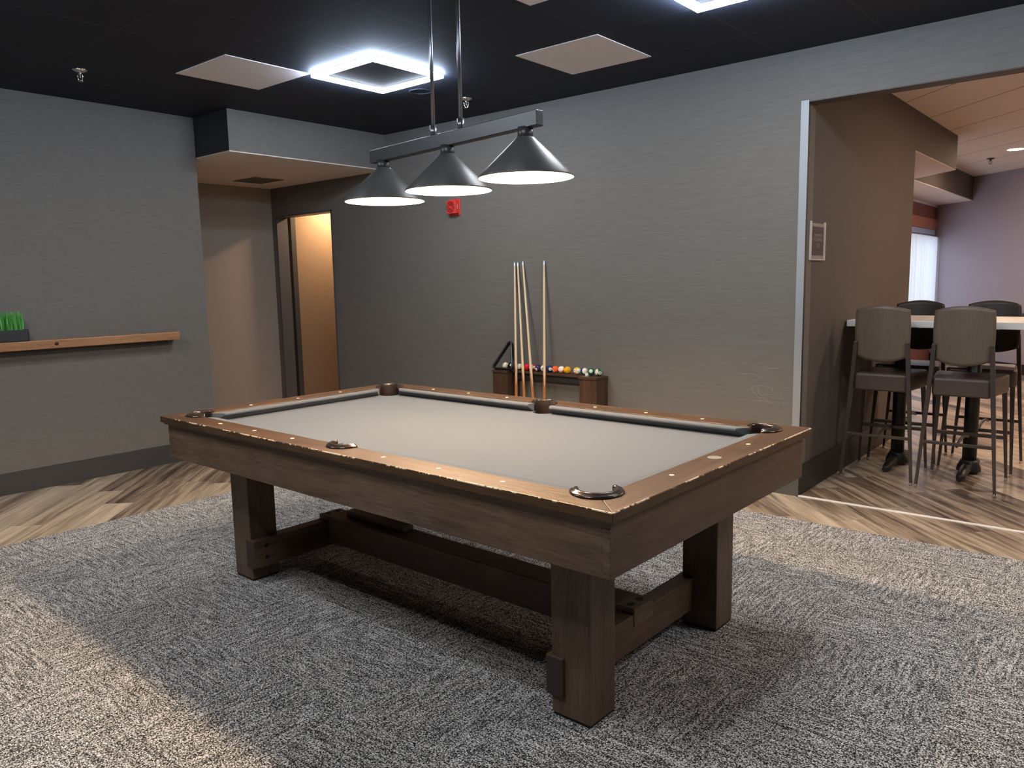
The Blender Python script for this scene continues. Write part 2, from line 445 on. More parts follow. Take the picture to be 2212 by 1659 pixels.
def arc(cx, cy, r, a0, a1, n):
    return [(cx + r * math.cos(math.radians(a0 + (a1 - a0) * k / n)), cy + r * math.sin(math.radians(a0 + (a1 - a0) * k / n))) for k in range(n + 1)]

# ------------------------------------------------------------------ room shell
bm = B(); box(bm, -9.2, XR, YF, 14.6, -0.1, 0.0); struct('floor', bm, M_FLOOR)
bm = B(); box(bm, -6.29, XL, YF, YLE, 0, H); struct('wall_left', bm, M_WALL)
bm = B()
box(bm, XREC, -7.473, YB, YB + TH, 0, H)
box(bm, -7.473, -6.508, YB, YB + TH, 2.17, H)
box(bm, -6.508, XO, YB, YB + TH, 0, H)
box(bm, XO, XR, YB, YB + TH, HS, H2)
struct('wall_back', bm, M_WALL)
bm = B(); box(bm, XREC - 0.12, XREC, 1.4, YB + 0.06, 0, H); struct('wall_recess', bm, M_WALLREC)
bm = B(); box(bm, XREC - 0.12, XREC, YB + 0.06, 7.6, 0, H); struct('wall_hall_left', bm, M_WALLHALL)
bm = B(); box(bm, XREC, -6.29, 1.4, 1.5, 0, HS); struct('wall_corridor', bm, M_WALLREC)
bm = B(); box(bm, XR, XR + 0.12, YF, 14.6, 0, H2); struct('wall_right', bm, M_WALL)
bm = B(); box(bm, -6.29, XR, YF - 0.12, YF, 0, H); struct('wall_front', bm, M_WALL)
bm = B(); box(bm, -7.68, XR, YF, YB + 0.02, H, H + 0.1); struct('ceiling', bm, M_CEIL)
# dropped soffit over the recess
bm = B()
prism(bm, [(XREC, 1.4), (-6.29, 1.4), (-6.29, YLE + 0.004), (XSOF, YLE + 0.004), (XSOF, YB), (XREC, YB)], 2.482, H)
bm.normal_update()
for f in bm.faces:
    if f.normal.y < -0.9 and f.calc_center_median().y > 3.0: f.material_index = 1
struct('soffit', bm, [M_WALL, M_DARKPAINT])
bm = B()
prism(bm, [(XREC, 1.4), (-6.29, 1.4), (-6.29, YLE + 0.006), (XSOF - 0.002, YLE + 0.006), (XSOF - 0.002, YB), (XREC, YB)], 2.474, 2.482)
struct('ceiling_recess', bm, M_SOFFIT)
# hall beyond the doorway
bm = B(); box(bm, -6.3, -6.2, YB + TH, 7.6, 0, HS); struct('wall_hall', bm, M_WALL2)
bm = B(); box(bm, XREC, -6.2, 7.5, 7.6, 0, HS); struct('wall_hall_end', bm, M_WALL2)
bm = B(); box(bm, XREC, -6.2, YB + TH, 7.6, HS, HS + 0.1); struct('ceiling_hall', bm, M_SOFFIT)
bm = B(); box(bm, XREC, XREC + 0.055, 5.145, 5.205, 0, HS); struct('trim_4', bm, M_BASE)
# thin metal door lining
bm = B()
box(bm, -7.478, -7.473 + 0.008, YB - 0.006, YB + TH, 0, 2.17); box(bm, -6.516, -6.500, YB - 0.006, YB + TH, 0, 2.178); box(bm, -7.478, -6.500, YB - 0.006, YB + TH, 2.162, 2.178)
struct('door_1', bm, mat('grey_door_lining', (0.085, 0.08, 0.082), 0.45))
# lounge beyond the opening
bm = B(); box(bm, XO - 0.13, XO, YB + TH, 7.605, 0, H2); struct('wall_passage', bm, M_WALL2)
bm = B(); prism(bm, [(-3.0, 7.605), (XO, 7.605), (XO, 9.33), (-2.28, 9.86), (-2.28, 13.46), (-3.0, 14.09)], 2.494, H2); struct('beam', bm, M_WALL2)
bm = B(); prism(bm, [(-2.86, 7.605), (XO - 0.004, 7.605), (XO - 0.004, 9.326), (-2.284, 9.856), (-2.284, 13.46), (-2.86, 13.97)], 2.486, 2.494); struct('ceiling_beam', bm, M_SOFFIT)
bm = B(); box(bm, -3.0, XO - 0.13, 7.5, 7.605, 0, H2); struct('wall_alcove', bm, M_WALL2)
bm = B(); box(bm, -3.2, XR, YB + TH, 14.6, H2, H2 + 0.1); struct('ceiling_lounge', bm, M_CEIL2)
WY0, WY1, WZ0, WZ1 = 9.4, 13.9, 0.45, 2.10
bm = B()
box(bm, -3.0, -2.86, 7.6, WY0, 0, H2); box(bm, -3.0, -2.86, WY1, 14.15, 0, H2); box(bm, -3.0, -2.86, WY0, WY1, 0, WZ0); box(bm, -3.0, -2.86, WY0, WY1, WZ1, H2)
struct('wall_window', bm, M_BRICKRED)
DX, DY = 1.275, -1.124
dl = math.hypot(DX, DY); DXu, DYu = DX / dl, DY / dl
P0 = Vector((-2.858, 13.968, 0)); nrm = Vector((-DYu, DXu, 0))     # away from the lounge
def along(s, off=0.0): return P0 + Vector((DXu, DYu, 0)) * s + nrm * off
def diag_prism(bm, s0, s1, o0, o1, z0, z1):
    prism(bm, [tuple(along(s0, o0)[:2]), tuple(along(s1, o0)[:2]), tuple(along(s1, o1)[:2]), tuple(along(s0, o1)[:2])], z0, z1)
bm = B(); diag_prism(bm, -0.2, 9.0, 0.0, 0.14, 0, H2); struct('wall_diagonal', bm, M_WALL3)
bm = B(); diag_prism(bm, 0.0, 9.0, -0.025, 0.0, 0.765, 0.848); struct('trim_2', bm, M_DARKPAINT)
bm = B(); diag_prism(bm, 0.0, 9.0, -0.012, 0.0, 0.0, 0.14); struct('baseboard_diagonal', bm, M_BASE2)
bm = B(); box(bm, -2.86, -2.845, 7.7, 13.96, 2.455, 2.484); struct('light_gap_strip', bm, mat('white_light_gap', (0.85, 0.87, 0.9), 0.4))  # white strip painted in place of the bright cove gap above the window
# window: frame, header rail, glass, sheer curtain
bm = B()
box(bm, -2.97, -2.85, WY0, WY1, 1.99, WZ1); box(bm, -2.97, -2.90, WY0, WY1, WZ0, WZ0 + 0.05)
for yy in (WY0, 10.85, 12.35, WY1 - 0.05): box(bm, -2.97, -2.91, yy, yy + 0.05, WZ0, 1.99)
wf = struct('window_1', bm, M_BLUEFRAME)
bm = B(); box(bm, -2.945, -2.94, WY0, WY1, WZ0, 1.99); obj('pane', bm, M_GLASS, wf)
bm = B(); box(bm, -2.86, -2.838, WY0 - 0.1, 13.955, 2.105, 2.262); struct('trim_7', bm, M_VALANCE)
cu = thing('curtain', 'sheer white curtain hanging over the bright lounge window', 'curtain', (-2.80, 11.6, 0.35))
bm = B(); N = 460; prev = None
for k in range(N + 1):
    y = -2.2 + 4.48 * k / N
    x = 0.022 * math.sin(y * 34 + 1.4 * math.sin(y * 5)) + 0.012 * math.sin(y * 71)
    a = bm.verts.new((x, y, 0.0)); c = bm.verts.new((x * 0.8, y, 1.63))
    if prev: f = bm.faces.new((prev[0], a, c, prev[1])); f.smooth = True
    prev = (a, c)
obj('curtain_fabric', bm, M_CURTAIN, cu)
bm = B(); tube(bm, [(0, -2.2, 1.645), (0, 2.29, 1.645)], 0.013, 10); obj('curtain_rod', bm, M_CHROME, cu)
# baseboards
bm = B(); box(bm, XL, XL + 0.01, YF, YLE, 0, 0.155); box(bm, XL - 0.005, XL + 0.01, YLE, YLE + 0.01, 0, 0.155); struct('baseboard_left', bm, M_BASE)
bm = B(); box(bm, -6.49, XO + 0.010, YB - 0.010, YB, 0, 0.20); struct('baseboard_back', bm, mat('grey_vinyl', (0.075, 0.074, 0.072), 0.4))
bm = B(); box(bm, XO, XO + 0.010, YB, 7.61, 0, 0.20); struct('baseboard_passage', bm, M_BASE2)
bm = B(); box(bm, XREC, XREC + 0.01, 1.5, YB, 0, 0.155); struct('baseboard_recess', bm, M_BASE)
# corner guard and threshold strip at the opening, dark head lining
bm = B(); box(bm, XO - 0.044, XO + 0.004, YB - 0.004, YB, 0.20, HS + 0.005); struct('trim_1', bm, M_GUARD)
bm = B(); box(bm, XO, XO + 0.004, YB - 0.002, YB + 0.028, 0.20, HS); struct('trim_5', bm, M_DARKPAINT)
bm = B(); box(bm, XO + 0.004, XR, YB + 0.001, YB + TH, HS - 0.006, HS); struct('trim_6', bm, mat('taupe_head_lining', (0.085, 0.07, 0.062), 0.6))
bm = B(); box(bm, XO + 0.002, XR, YB - 0.010, YB + 0.010, 0.0, 0.006); struct('threshold_strip', bm, M_STRIP)

# carpet laid into the plank floor
bm = B(); box(bm, -4.90, 3.2, YF + 0.05, 4.43, 0.0, 0.006)
tag(obj('carpet', bm, M_CARPET), 'grey and white flecked loop carpet under the pool table', 'carpet')

# ------------------------------------------------------------------ ceiling things
def led_light(cx, cy, label):
    x0 = GX + cx * G; y0 = GY + cy * G
    t = thing('ceiling_light', label, 'ceiling light', (x0 + G / 2, y0 + G / 2, H), 0, 'square LED frame lights')
    h = G / 2; w = 0.036; zb = -0.026
    bm = B()
    for a, b in ((-1, 0), (1, 0), (0, -1), (0, 1)):
        if a: box(bm, *sorted((a * h, a * (h - w))), -h, h, zb, -0.004)
        else: box(bm, -h + w, h - w, *sorted((b * h, b * (h - w))), zb, -0.004)
    bm.normal_update()
    for f in bm.faces:
        c = f.calc_center_median()
        if f.normal.z > -0.5 and max(abs(c.x), abs(c.y)) < h - 0.5 * w: f.material_index = 2
        elif abs(f.normal.z) < 0.5: f.material_index = 3
        if f.normal.z > 0.5: f.material_index = 1
    obj('light_bar', bm, [M_LED, M_LEDTRIM, M_LEDINNER, M_LEDSIDE], t)
    bm = B()
    for a, b in ((-1, 0), (1, 0), (0, -1), (0, 1)):
        if a: box(bm, *sorted((a * (h + 0.004), a * (h - w - 0.004))), -h - 0.004, h + 0.004, -0.004, 0)
        else: box(bm, -h + w + 0.004, h - w - 0.004, *sorted((b * (h + 0.004), b * (h - w - 0.004))), -0.004, 0)
    obj('trim_frame', bm, M_LEDTRIM, t)
    return t
led_light(1, 1, 'glowing square LED frame on the dark ceiling left of the lamp rods')
led_light(5, 1, 'glowing square LED frame cut off by the top edge at right')
for cx, cy in ((9, 1), (1, -4), (5, -4)):
    led_light(cx, cy, 'glowing square LED frame on the ceiling out of the picture')
def panel(cx, cy, label):
    x0 = GX + cx * G; y0 = GY + cy * G
    bm = B(); box(bm, x0 + 0.006, x0 + G - 0.006, y0 + 0.006, y0 + G - 0.006, H - 0.004, H)
    tag(obj('ceiling_panel', bm, M_PANEL), label, 'ceiling panel', 'white ceiling tiles')
panel(0, 0, 'white square ceiling tile left of the glowing LED frame')
panel(3, 2, 'white square ceiling tile above the wall, right of the lamp rods')
panel(4, 0, 'white square ceiling tile at the top edge, only its corner showing')
def sprinkler(x, y, z, label, m):
    t = thing('fire_sprinkler', label, 'fire sprinkler', (x, y, z), 0.5, 'ceiling sprinklers')
    bm = B(); lathe(bm, [(0.0, 0.0), (0.045, 0.0), (0.043, -0.006), (0.022, -0.016), (0.0, -0.017)], 24); obj('escutcheon', bm, m, t)
    bm = B(); lathe(bm, [(0.0, -0.016), (0.011, -0.016), (0.010, -0.03), (0.004, -0.032), (0.004, -0.052), (0.0, -0.052)], 14); obj('stem', bm, m, t)
    bm = B(); tube(bm, [(-0.012, 0, -0.026), (-0.017, 0, -0.034), (-0.017, 0, -0.052), (-0.008, 0, -0.066), (0, 0, -0.070), (0.008, 0, -0.066), (0.017, 0, -0.052), (0.017, 0, -0.034), (0.012, 0, -0.026)], 0.0032, 8); obj('yoke', bm, m, t)
    bm = B(); lathe(bm, [(0, -0.068), (0.016, -0.068), (0.016, -0.071), (0, -0.071)], 16); obj('deflector', bm, m, t)
sprinkler(-5.31, 2.159, H, 'chrome sprinkler head on the dark ceiling near the left wall', M_CHROME)
sprinkler(-4.118, 4.424, H, 'chrome sprinkler head beside the right lamp rod', M_CHROME)
sprinkler(-1.77, 11.46, H2, 'dark sprinkler head on the tan lounge ceiling', M_BRASSDARK)
bm = B(); lathe(bm, [(0.070, 0), (0.082, 0), (0.082, -0.005), (0.070, -0.005), (0.070, 0)], 40, (-4.205, 4.038, H), cap=False)
tag(obj('ceiling_ring', bm, M_CEIL), 'thin round ring cover on the ceiling behind the left lamp rod', 'ceiling cover')
def can(x, y, z, m, label, r=0.085):
    t = thing('downlight', label, 'downlight', (x, y, z), 0, 'round warm downlights')
    bm = B(); lathe(bm, [(0, -0.004), (r, -0.004), (r, 0), (0, 0)], 28, smooth=False); obj('lens', bm, m, t)
    bm = B(); lathe(bm, [(r, 0), (r, -0.006), (r + 0.018, -0.003), (r + 0.018, 0)], 28, cap=False); obj('trim_ring', bm, M_CANTRIM, t)
can(-1.425, 10.84, H2, M_CAN, 'round warm downlight in the tan lounge ceiling at the right edge')
for x, y in ((-0.15, 6.9), (0.0, 9.0), (1.9, 6.9), (1.9, 9.0)):
    can(x, y, H2, M_CAN, 'round warm downlight in the lounge ceiling out of the picture')
can(-7.25, 5.72, HS, M_CANHALL, 'round warm downlight in the hall ceiling behind the doorway wall')
v = thing('ceiling_vent', 'taupe square air grille in the recess ceiling', 'ceiling vent', (-7.0, 4.45, 2.474))
bm = B(); 
for a in (-0.2, 0.185): box(bm, a, a + 0.015, -0.16, 0.16, -0.006, 0)
for a in (-0.16, 0.145): box(bm, -0.2, 0.2, a, a + 0.015, -0.006, 0)
obj('vent_frame', bm, M_VENT, v)
bm = B()
for k in range(14): box(bm, -0.185, 0.185, -0.143 + k * 0.0208, -0.134 + k * 0.0208, -0.005, 0)
obj('louvre', bm, M_VENT, v)
bm = B(); box(bm, -0.185, 0.185, -0.145, 0.145, -0.0015, 0); obj('backing', bm, M_VENTDARK, v)

# ------------------------------------------------------------------ pool table
TA, TB = 1.301, 0.7275
ZT = 0.816
pt = thing('pool_table', 'dark walnut pool table with light grey cloth standing on the carpet', 'pool table', (-2.367, 2.4303, 0.0), -0.0146)
CX, CY, CR = 1.150, 0.583, 0.062        # corner pocket centre, cut radius
SY, SR = 0.612, 0.056                   # side pocket centre
IY, IX = 0.610, 1.177
a_in = math.degrees(math.atan2(-0.027, -0.0558))    # where the corner circle meets the long rail edge
def long_rail(sgn):
    p = [(-TA, -TB), (TA, -TB), (CX + CR * 0.7071, -(CY + CR * 0.7071))]
    p += arc(CX, -CY, CR, -45, -154.2, 14)[1:]
    p += arc(0, -SY, SR, 0, -180, 18)
    q = [(-x, y) for x, y in arc(CX, -CY, CR, -45, -154.2, 14)][::-1]
    p += q
    return [(x, y * sgn) for x, y in p] if sgn > 0 else [(x, -y) for x, y in p][::-1]
def end_rail(sgn):
    p = [(TA, -TB), (TA, TB), (CX + CR * 0.7071, CY + CR * 0.7071)]
    p += arc(CX, CY, CR, 45, -64.2, 14)[1:]
    p += arc(CX, -CY, CR, 64.2, -45, 14)
    return p if sgn > 0 else [(-x, y) for x, y in p][::-1]
rails = {}
for s, nm in ((1, 'long_rail'), (-1, 'long_rail')):
    bm = B(); prism(bm, long_rail(s), 0.786, ZT); rails['L', s] = obj(nm, bm, M_RAILX, pt, 0.0025, 2, 50)
for s in (1, -1):
    bm = B(); prism(bm, end_rail(s), 0.786, ZT); rails['E', s] = obj('end_rail', bm, M_RAILY, pt, 0.0025, 2, 50)
def sight(x, y, par):
    bm = B(); lathe(bm, [(0, 0.0), (0.0085, 0.0), (0.0085, 0.0012), (0, 0.0012)], 16, (x, y, ZT), smooth=False); obj('sight', bm, M_PEARL, par)
u_ = 0.28375
for s in (1, -1):
    for k in (-3, -2, -1, 1, 2, 3): sight(k * u_, -s * 0.660, rails['L', s])
    for k in (-1, 1) if s > 0 else (-1, 0, 1): sight(s * 1.228, k * u_, rails['E', s])
bm = B(); lathe(bm, [(0, 0), (0.024, 0), (0.024, 0.0012), (0, 0.0012)], 28, (1.226, 0.015, ZT), smooth=False)
tag(obj('medallion', bm, M_MEDAL, rails['E', 1]), 'worn round maker plate')
# cushions
PROF = [(0.0, 0.812), (0.5, 0.813), (0.93, 0.811), (1.0, 0.806), (0.97, 0.800), (0.15, 0.772), (0.0, 0.772)]
def cushion(along_x, s, a_back, a_nose, b_back, b_nose, base, nose):
    bm = B(); ra = []; rb = []
    for f, z in PROF:
        o = base + (nose - base) * f
        a = a_back + (a_nose - a_back) * f; b = b_back + (b_nose - b_back) * f
        ra.append(bm.verts.new((a, s * o, z) if along_x else (s * o, a, z)))
        rb.append(bm.verts.new((b, s * o, z) if along_x else (s * o, b, z)))
    n = len(PROF)
    for j in range(n):
        bm.faces.new((ra[j], ra[(j + 1) % n], rb[(j + 1) % n], rb[j]))
    bm.faces.new(ra); bm.faces.new(rb[::-1])
    return obj('cushion', bm, M_CLOTH, pt, 0.003, 2, 60)
NY, NX = 0.5675, 1.135
for s in (1, -1):
    cushion(True, s, SR - 0.002, 0.070, CX - 0.0558, NX - 0.088, IY, NY)
    cushion(True, s, -SR + 0.002, -0.070, -CX + 0.0558, -NX + 0.088, IY, NY)
    cushion(False, s, -CY + 0.0558, -NY + 0.088, CY - 0.0558, NY - 0.088, IX, NX)
# bed with the pocket cut-outs
bx, by = 1.185, 0.625
def corner_cut(sx, sy):
    dx = math.sqrt(max(0.058 ** 2 - (by - CY) ** 2, 0)); dy = math.sqrt(max(0.058 ** 2 - (bx - CX) ** 2, 0))
    p1 = (CX - dx, by); p2 = (bx, CY - dy)
    a1 = math.degrees(math.atan2(p1[1] - CY, p1[0] - CX)); a2 = math.degrees(math.atan2(p2[1] - CY, p2[0] - CX)) + 360
    return [(sx * x, sy * y) for x, y in arc(CX, CY, 0.058, a1, a2, 14)]
poly = []
poly += corner_cut(1, 1)                                   # top right, goes from top edge to right edge
poly += corner_cut(1, -1)[::-1]
dsy = math.sqrt(0.052 ** 2 - (by - SY) ** 2); aa = math.degrees(math.asin((by - SY) / 0.052))
side = arc(0, -SY, 0.052, -aa, 180 + aa, 14)
poly += side
poly += corner_cut(-1, -1)
poly += corner_cut(-1, 1)[::-1]
poly += [(x, -y) for x, y in side][::-1]
bm = B(); prism(bm, poly, 0.742, 0.771); obj('playing_surface', bm, M_CLOTH, pt)
# pockets
def ring(cx, cy, a0, a1, r0, r1, nm='pocket_casting'):
    bm = B()
    lathe(bm, [(r0, ZT - 0.016), (r0 - 0.003, ZT + 0.007), (r0 + 0.003, ZT + 0.0145), (r0 + 0.010, ZT + 0.0135), (r0 + 0.013, ZT + 0.009), (r1 - 0.004, ZT + 0.008), (r1, ZT + 0.004), (r1, ZT - 0.001), (r0 + 0.006, ZT - 0.001), (r0 + 0.006, ZT - 0.016)], 36, (cx, cy, 0), a0=math.radians(a0), a1=math.radians(a1))
    o = obj(nm, bm, M_BRONZE, pt)
    bm = B()
    lathe(bm, [(r0 - 0.001, ZT - 0.012), (r0 - 0.002, 0.77), (r0 - 0.001, 0.755), (r0 - 0.004, 0.69), (0.0, 0.685), (0.0, 0.682), (r0 - 0.001, 0.685), (r0 + 0.0035, 0.72), (r0 + 0.0035, ZT - 0.012)], 32, (cx, cy, 0), a0=math.radians(a0 + 4), a1=math.radians(a1 - 4))
    obj('pocket_liner', bm, M_LEATHER, o)
for sx, sy, c in ((1, -1, -45), (1, 1, 45), (-1, 1, 135), (-1, -1, 225)):
    ring(sx * CX, sy * CY, c - 112, c + 112, 0.056, 0.081)
ring(0, -SY, -90 - 92, -90 + 92, 0.050, 0.073); ring(0, SY, 90 - 92, 90 + 92, 0.050, 0.073)
# aprons with finger joints
ao = 0.026
for s in (1, -1):
    bm = B(); box(bm, -TA + ao, TA - ao, *sorted((s * (TB - ao), s * (TB - ao - 0.03))), 0.614, 0.786)
    box(bm, -TA + 0.012, TA - 0.012, *sorted((s * (TB - 0.012), s * (TB - ao - 0.01))), 0.776, 0.7865)
    obj('long_apron', bm, M_TWX, pt, 0.002)
for s in (1, -1):
    bm = B(); box(bm, *sorted((s * (TA - ao + 0.0008), s * (TA - ao - 0.03))), -TB + ao + 0.0008, TB - ao - 0.0008, 0.614, 0.786)
    for q in (1, -1):
        for z0 in (0.632, 0.682, 0.732):
            box(bm, *sorted((s * (TA - ao + 0.001), s * (TA - ao - 0.026))), *sorted((q * (TB - ao + 0.0012), q * (TB - ao - 0.02))), z0, z0 + 0.027, 1)
            box(bm, *sorted((s * (TA - ao - 0.0262), s * (TA - ao - 0.0285))), *sorted((q * (TB - ao + 0.0006), q * (TB - ao - 0.01))), z0, z0 + 0.027, 2)
    obj('end_apron', bm, [M_TWY, M_TWX, M_ENDGRAIN], pt, 0.0012)
bm = B(); box(bm, -TA + 0.09, TA - 0.09, -TB + 0.09, TB - 0.09, 0.66, 0.68); obj('light_block_panel', bm, M_ENDGRAIN, pt)  # unseen dark board added inside the aprons to block light
# legs
LX, LY, LHX, LHY = 0.995, 0.440, 0.0767, 0.0716
for sx in (1, -1):
    for sy in (1, -1):
        bm = B(); box(bm, sx * LX - LHX, sx * LX + LHX, sy * LY - LHY, sy * LY + LHY, 0.016, 0.70)
        lg = obj('leg', bm, M_TWZ, pt, 0.003)
        bm = B(); box(bm, sx * LX - LHX + 0.004, sx * LX + LHX - 0.004, sy * LY - LHY + 0.004, sy * LY + LHY - 0.004, 0.006, 0.016)
        obj('foot_pad', bm, M_RUBBER, lg)
for s in (1, -1):
    xi = 0.903 if s > 0 else 0.876
    bm = B(); box(bm, *sorted((s * xi, s * (xi + 0.069))), -0.524, 0.524, 0.080, 0.216)
    bm.normal_update()
    for f in bm.faces:
        if abs(f.normal.y) > 0.9: f.material_index = 1
    st = obj('end_stretcher', bm, [M_TWY, M_ENDGRAIN], pt, 0.004)
    for yy in (-0.455, 0.455):
        for zz in (0.125, 0.185):
            bm = B(); lathe(bm, [(0, 0), (0.011, 0), (0.011, 0.003), (0, 0.003)], 14, (s * xi, yy, zz), axis=Matrix.Rotation(-s * PI / 2, 3, 'Y'), smooth=False)
            obj('bolt', bm, M_IRON, st)
bm = B()
box(bm, -0.8758, 0.9028, -0.095, 0.035, 0.10, 0.238)
box(bm, 0.9030, 0.976, -0.095, 0.035, 0.168, 0.238); box(bm, -0.949, -0.8760, -0.095, 0.035, 0.168, 0.238)
cb = obj('centre_beam', bm, M_TWX, pt, 0.003)
for s in (1, -1):
    for yy in (-0.060, 0.0):
        bm = B(); lathe(bm, [(0, 0), (0.013, 0), (0.013, 0.0015), (0, 0.0015)], 16, (0.940 if s > 0 else -0.913, yy, 0.238), smooth=False); obj('bolt', bm, M_RUBBER, cb)
bm = B(); box(bm, -0.80, -0.36, -0.03, 0.035, 0.238, 0.264); obj('cap_board', bm, M_TWX, pt, 0.002)

# ------------------------------------------------------------------ pendant lamp over the table
LZ = 1.817
pl = thing('billiard_lamp', 'black bar lamp with three cone shades hanging over the pool table', 'lamp', (-2.378, 2.430, LZ), -0.084)
TILT = 0.014
def zt(s): return TILT * s
bm = B(); box(bm, -0.538, 0.538, -0.020, 0.020, 0.184, 0.242, rot=Matrix.Rotation(-TILT, 3, 'Y'))
obj('bar', bm, M_BAR, pl, 0.003)
for s in (-0.089, 0.089):
    bm = B(); tube(bm, [(s, 0, 0.24 + zt(s)), (s, 0, H - LZ)], 0.0085, 14); rd = obj('rod', bm, M_ROD, pl)
    bm = B(); lathe(bm, [(0.0088, 0.238), (0.015, 0.238), (0.015, 0.285), (0.0088, 0.285)], 16, (s, 0, zt(s)), cap=False); obj('collar', bm, M_ROD, rd)
bm = B(); box(bm, -0.16, 0.16, -0.055, 0.055, H - LZ - 0.025, H - LZ); obj('ceiling_plate', bm, M_BAR, pl, 0.003)
for s in (-0.459, 0.0, 0.459):
    z0 = zt(s)
    bm = B(); lathe(bm, [(0, 0.190), (0.030, 0.190), (0.030, 0.158), (0.026, 0.150), (0, 0.150)], 28, (s, 0, z0)); obj('socket_cup', bm, M_BAR, pl)
    bm = B()
    lathe(bm, [(0.0, 0.1535), (0.034, 0.153), (0.038, 0.148), (0.186, 0.006), (0.186, 0.0), (0.184, 0.0)], 64, (s, 0, z0), cap=False)
    lathe(bm, [(0.184, 0.0), (0.184, 0.005), (0.036, 0.1465), (0.0, 0.1485)], 64, (s, 0, z0), mi=1, cap=False)
    sh = obj('shade', bm, [M_BLACK, M_SHADEIN], pl)
    bm = B(); lathe(bm, [(0.0, 0.146), (0.013, 0.146), (0.014, 0.128), (0.020, 0.118), (0.029, 0.100), (0.031, 0.085), (0.027, 0.068), (0.016, 0.057), (0.0, 0.053)], 20, (s, 0, z0), cap=False); obj('bulb', bm, M_BULB, sh)

# ------------------------------------------------------------------ left wall ledge and planter
ld = thing('drink_ledge', 'honey brown wooden drink ledge fixed along the left wall', 'shelf', (XL, 0, 0))
bm = B(); box(bm, 0.0, 0.115, -1.2, 3.05, 1.015, 1.078); obj('ledge_board', bm, M_LEDGE, ld, 0.006)
bm = B(); box(bm, 0.0, 0.045, -1.2, 2.98, 0.985, 1.015); obj('cleat', bm, M_BASE, ld)
bm = B(); lathe(bm, [(0, 0), (0.011, 0), (0.013, 0.0006), (0, 0.0008)], 16, (0.1152, 2.135, 1.048), axis=Matrix.Rotation(PI / 2, 3, 'Y')); obj('knot', bm, mat('dark_knot', (0.05, 0.02, 0.01), 0.6), ld)
pg = thing('grass_planter', 'charcoal box planter of bright green artificial grass on the drink ledge', 'planter', (XL + 0.055, 1.70, 1.078))
bm = B()
box(bm, -0.045, 0.045, -0.27, 0.27, 0, 0.006)
for a in (-0.045, 0.039): box(bm, a, a + 0.006, -0.27, 0.27, 0, 0.082)
for a in (-0.27, 0.264): box(bm, -0.045, 0.045, a, a + 0.006, 0, 0.082)
box(bm, -0.039, 0.039, -0.264, 0.264, 0.006, 0.070)
obj('planter_box', bm, M_PLANTER, pg, 0.002)
bm = B()
for k in range(2600):
    x = random.uniform(-0.034, 0.034); y = random.uniform(-0.255, 0.245)
    hgt = random.uniform(0.10, 0.150); lx = random.uniform(-0.012, 0.012); ly = random.uniform(-0.022, 0.016)
    w = random.uniform(0.0012, 0.0024); a = random.uniform(0, PI)
    dx, dy = w * math.cos(a), w * math.sin(a)
    p = [bm.verts.new((x - dx, y - dy, 0.07)), bm.verts.new((x + dx, y + dy, 0.07)),
         bm.verts.new((x + lx * 0.4 + dx * 0.8, y + ly * 0.4 + dy * 0.8, 0.07 + hgt * 0.6)), bm.verts.new((x + lx * 0.4 - dx * 0.8, y + ly * 0.4 - dy * 0.8, 0.07 + hgt * 0.6)),
         bm.verts.new((x + lx, y + ly, 0.07 + hgt))]
    bm.faces.new((p[0], p[1], p[2], p[3])); bm.faces.new((p[3], p[2], p[4]))
g = obj('grass_blades', bm, M_GRASS, pg, recalc=False); g['kind'] = 'stuff'

# ------------------------------------------------------------------ cue rack on the back wall
RX0, RX1, RZ = -4.232, -3.200, 0.700
rk = thing('cue_rack', 'dark walnut cue and ball rack standing against the back wall', 'cue rack', ((RX0 + RX1) / 2, YB - 0.010, 0))
ox = (RX0 + RX1) / 2
for a, b in ((RX0, RX0 + 0.157), (RX1 - 0.157, RX1)):
    bm = B(); box(bm, a - ox, b - ox, -0.155, 0.0, 0.0, RZ - 0.018)
    eb = obj('end_block', bm, M_RACKWOOD, rk, 0.002)
    bm = B(); box(bm, a - ox - 0.006, b - ox + 0.006 if b < RX1 else b - ox + 0.004, -0.162, 0.0, RZ - 0.018, RZ); obj('block_cap', bm, M_RACKWOODX, eb, 0.002)
bm = B(); box(bm, RX0 + 0.163 - ox, RX1 - 0.163 - ox, -0.086, 0.0, RZ - 0.020, RZ); obj('ball_shelf', bm, M_RACKWOODX, rk, 0.002)
bm = B(); box(bm, RX0 + 0.157 - ox, RX1 - 0.157 - ox, -0.040, 0.0, RZ - 0.075, RZ - 0.020); obj('shelf_rail', bm, M_BASE, rk)
bm = B(); box(bm, RX0 + 0.157 - ox, RX1 - 0.157 - ox, -0.205, 0.0, 0.06, 0.108); obj('butt_shelf', bm, M_RACKWOODX, rk, 0.002)

def m_cue():
    m = mat('spliced_cue_butt', (0.6, 0.4, 0.2), 0.25); t = NT(m)
    x, y, z = t.xyz(t.obj())
    ang = t.math('ARCTAN2', y, x)
    w = t.math('PINGPONG', t.math('ADD', t.math('MULTIPLY', ang, 4 / (2 * PI)), 4.0), 0.5)     # 0..0.5
    lim = t.math('ADD', 0.455, t.math('MULTIPLY', w, 0.30))
    f = t.math('LESS_THAN', z, lim)
    edge = t.math('LESS_THAN', t.math('ABSOLUTE', t.math('SUBTRACT', z, lim)), 0.010)
    n = t.noise(t.map(t.obj(), (60, 60, 3)), 1.0, 3.0)
    c = t.mix(f, t.mix(n, (0.80, 0.58, 0.33), (0.93, 0.72, 0.46)), t.mix(n, (0.36, 0.135, 0.045), (0.52, 0.22, 0.085)))
    t.set('Base Color', t.mix(t.math('MULTIPLY', edge, 0.7), c, (0.14, 0.05, 0.02)))
    return m
M_CUE = m_cue()
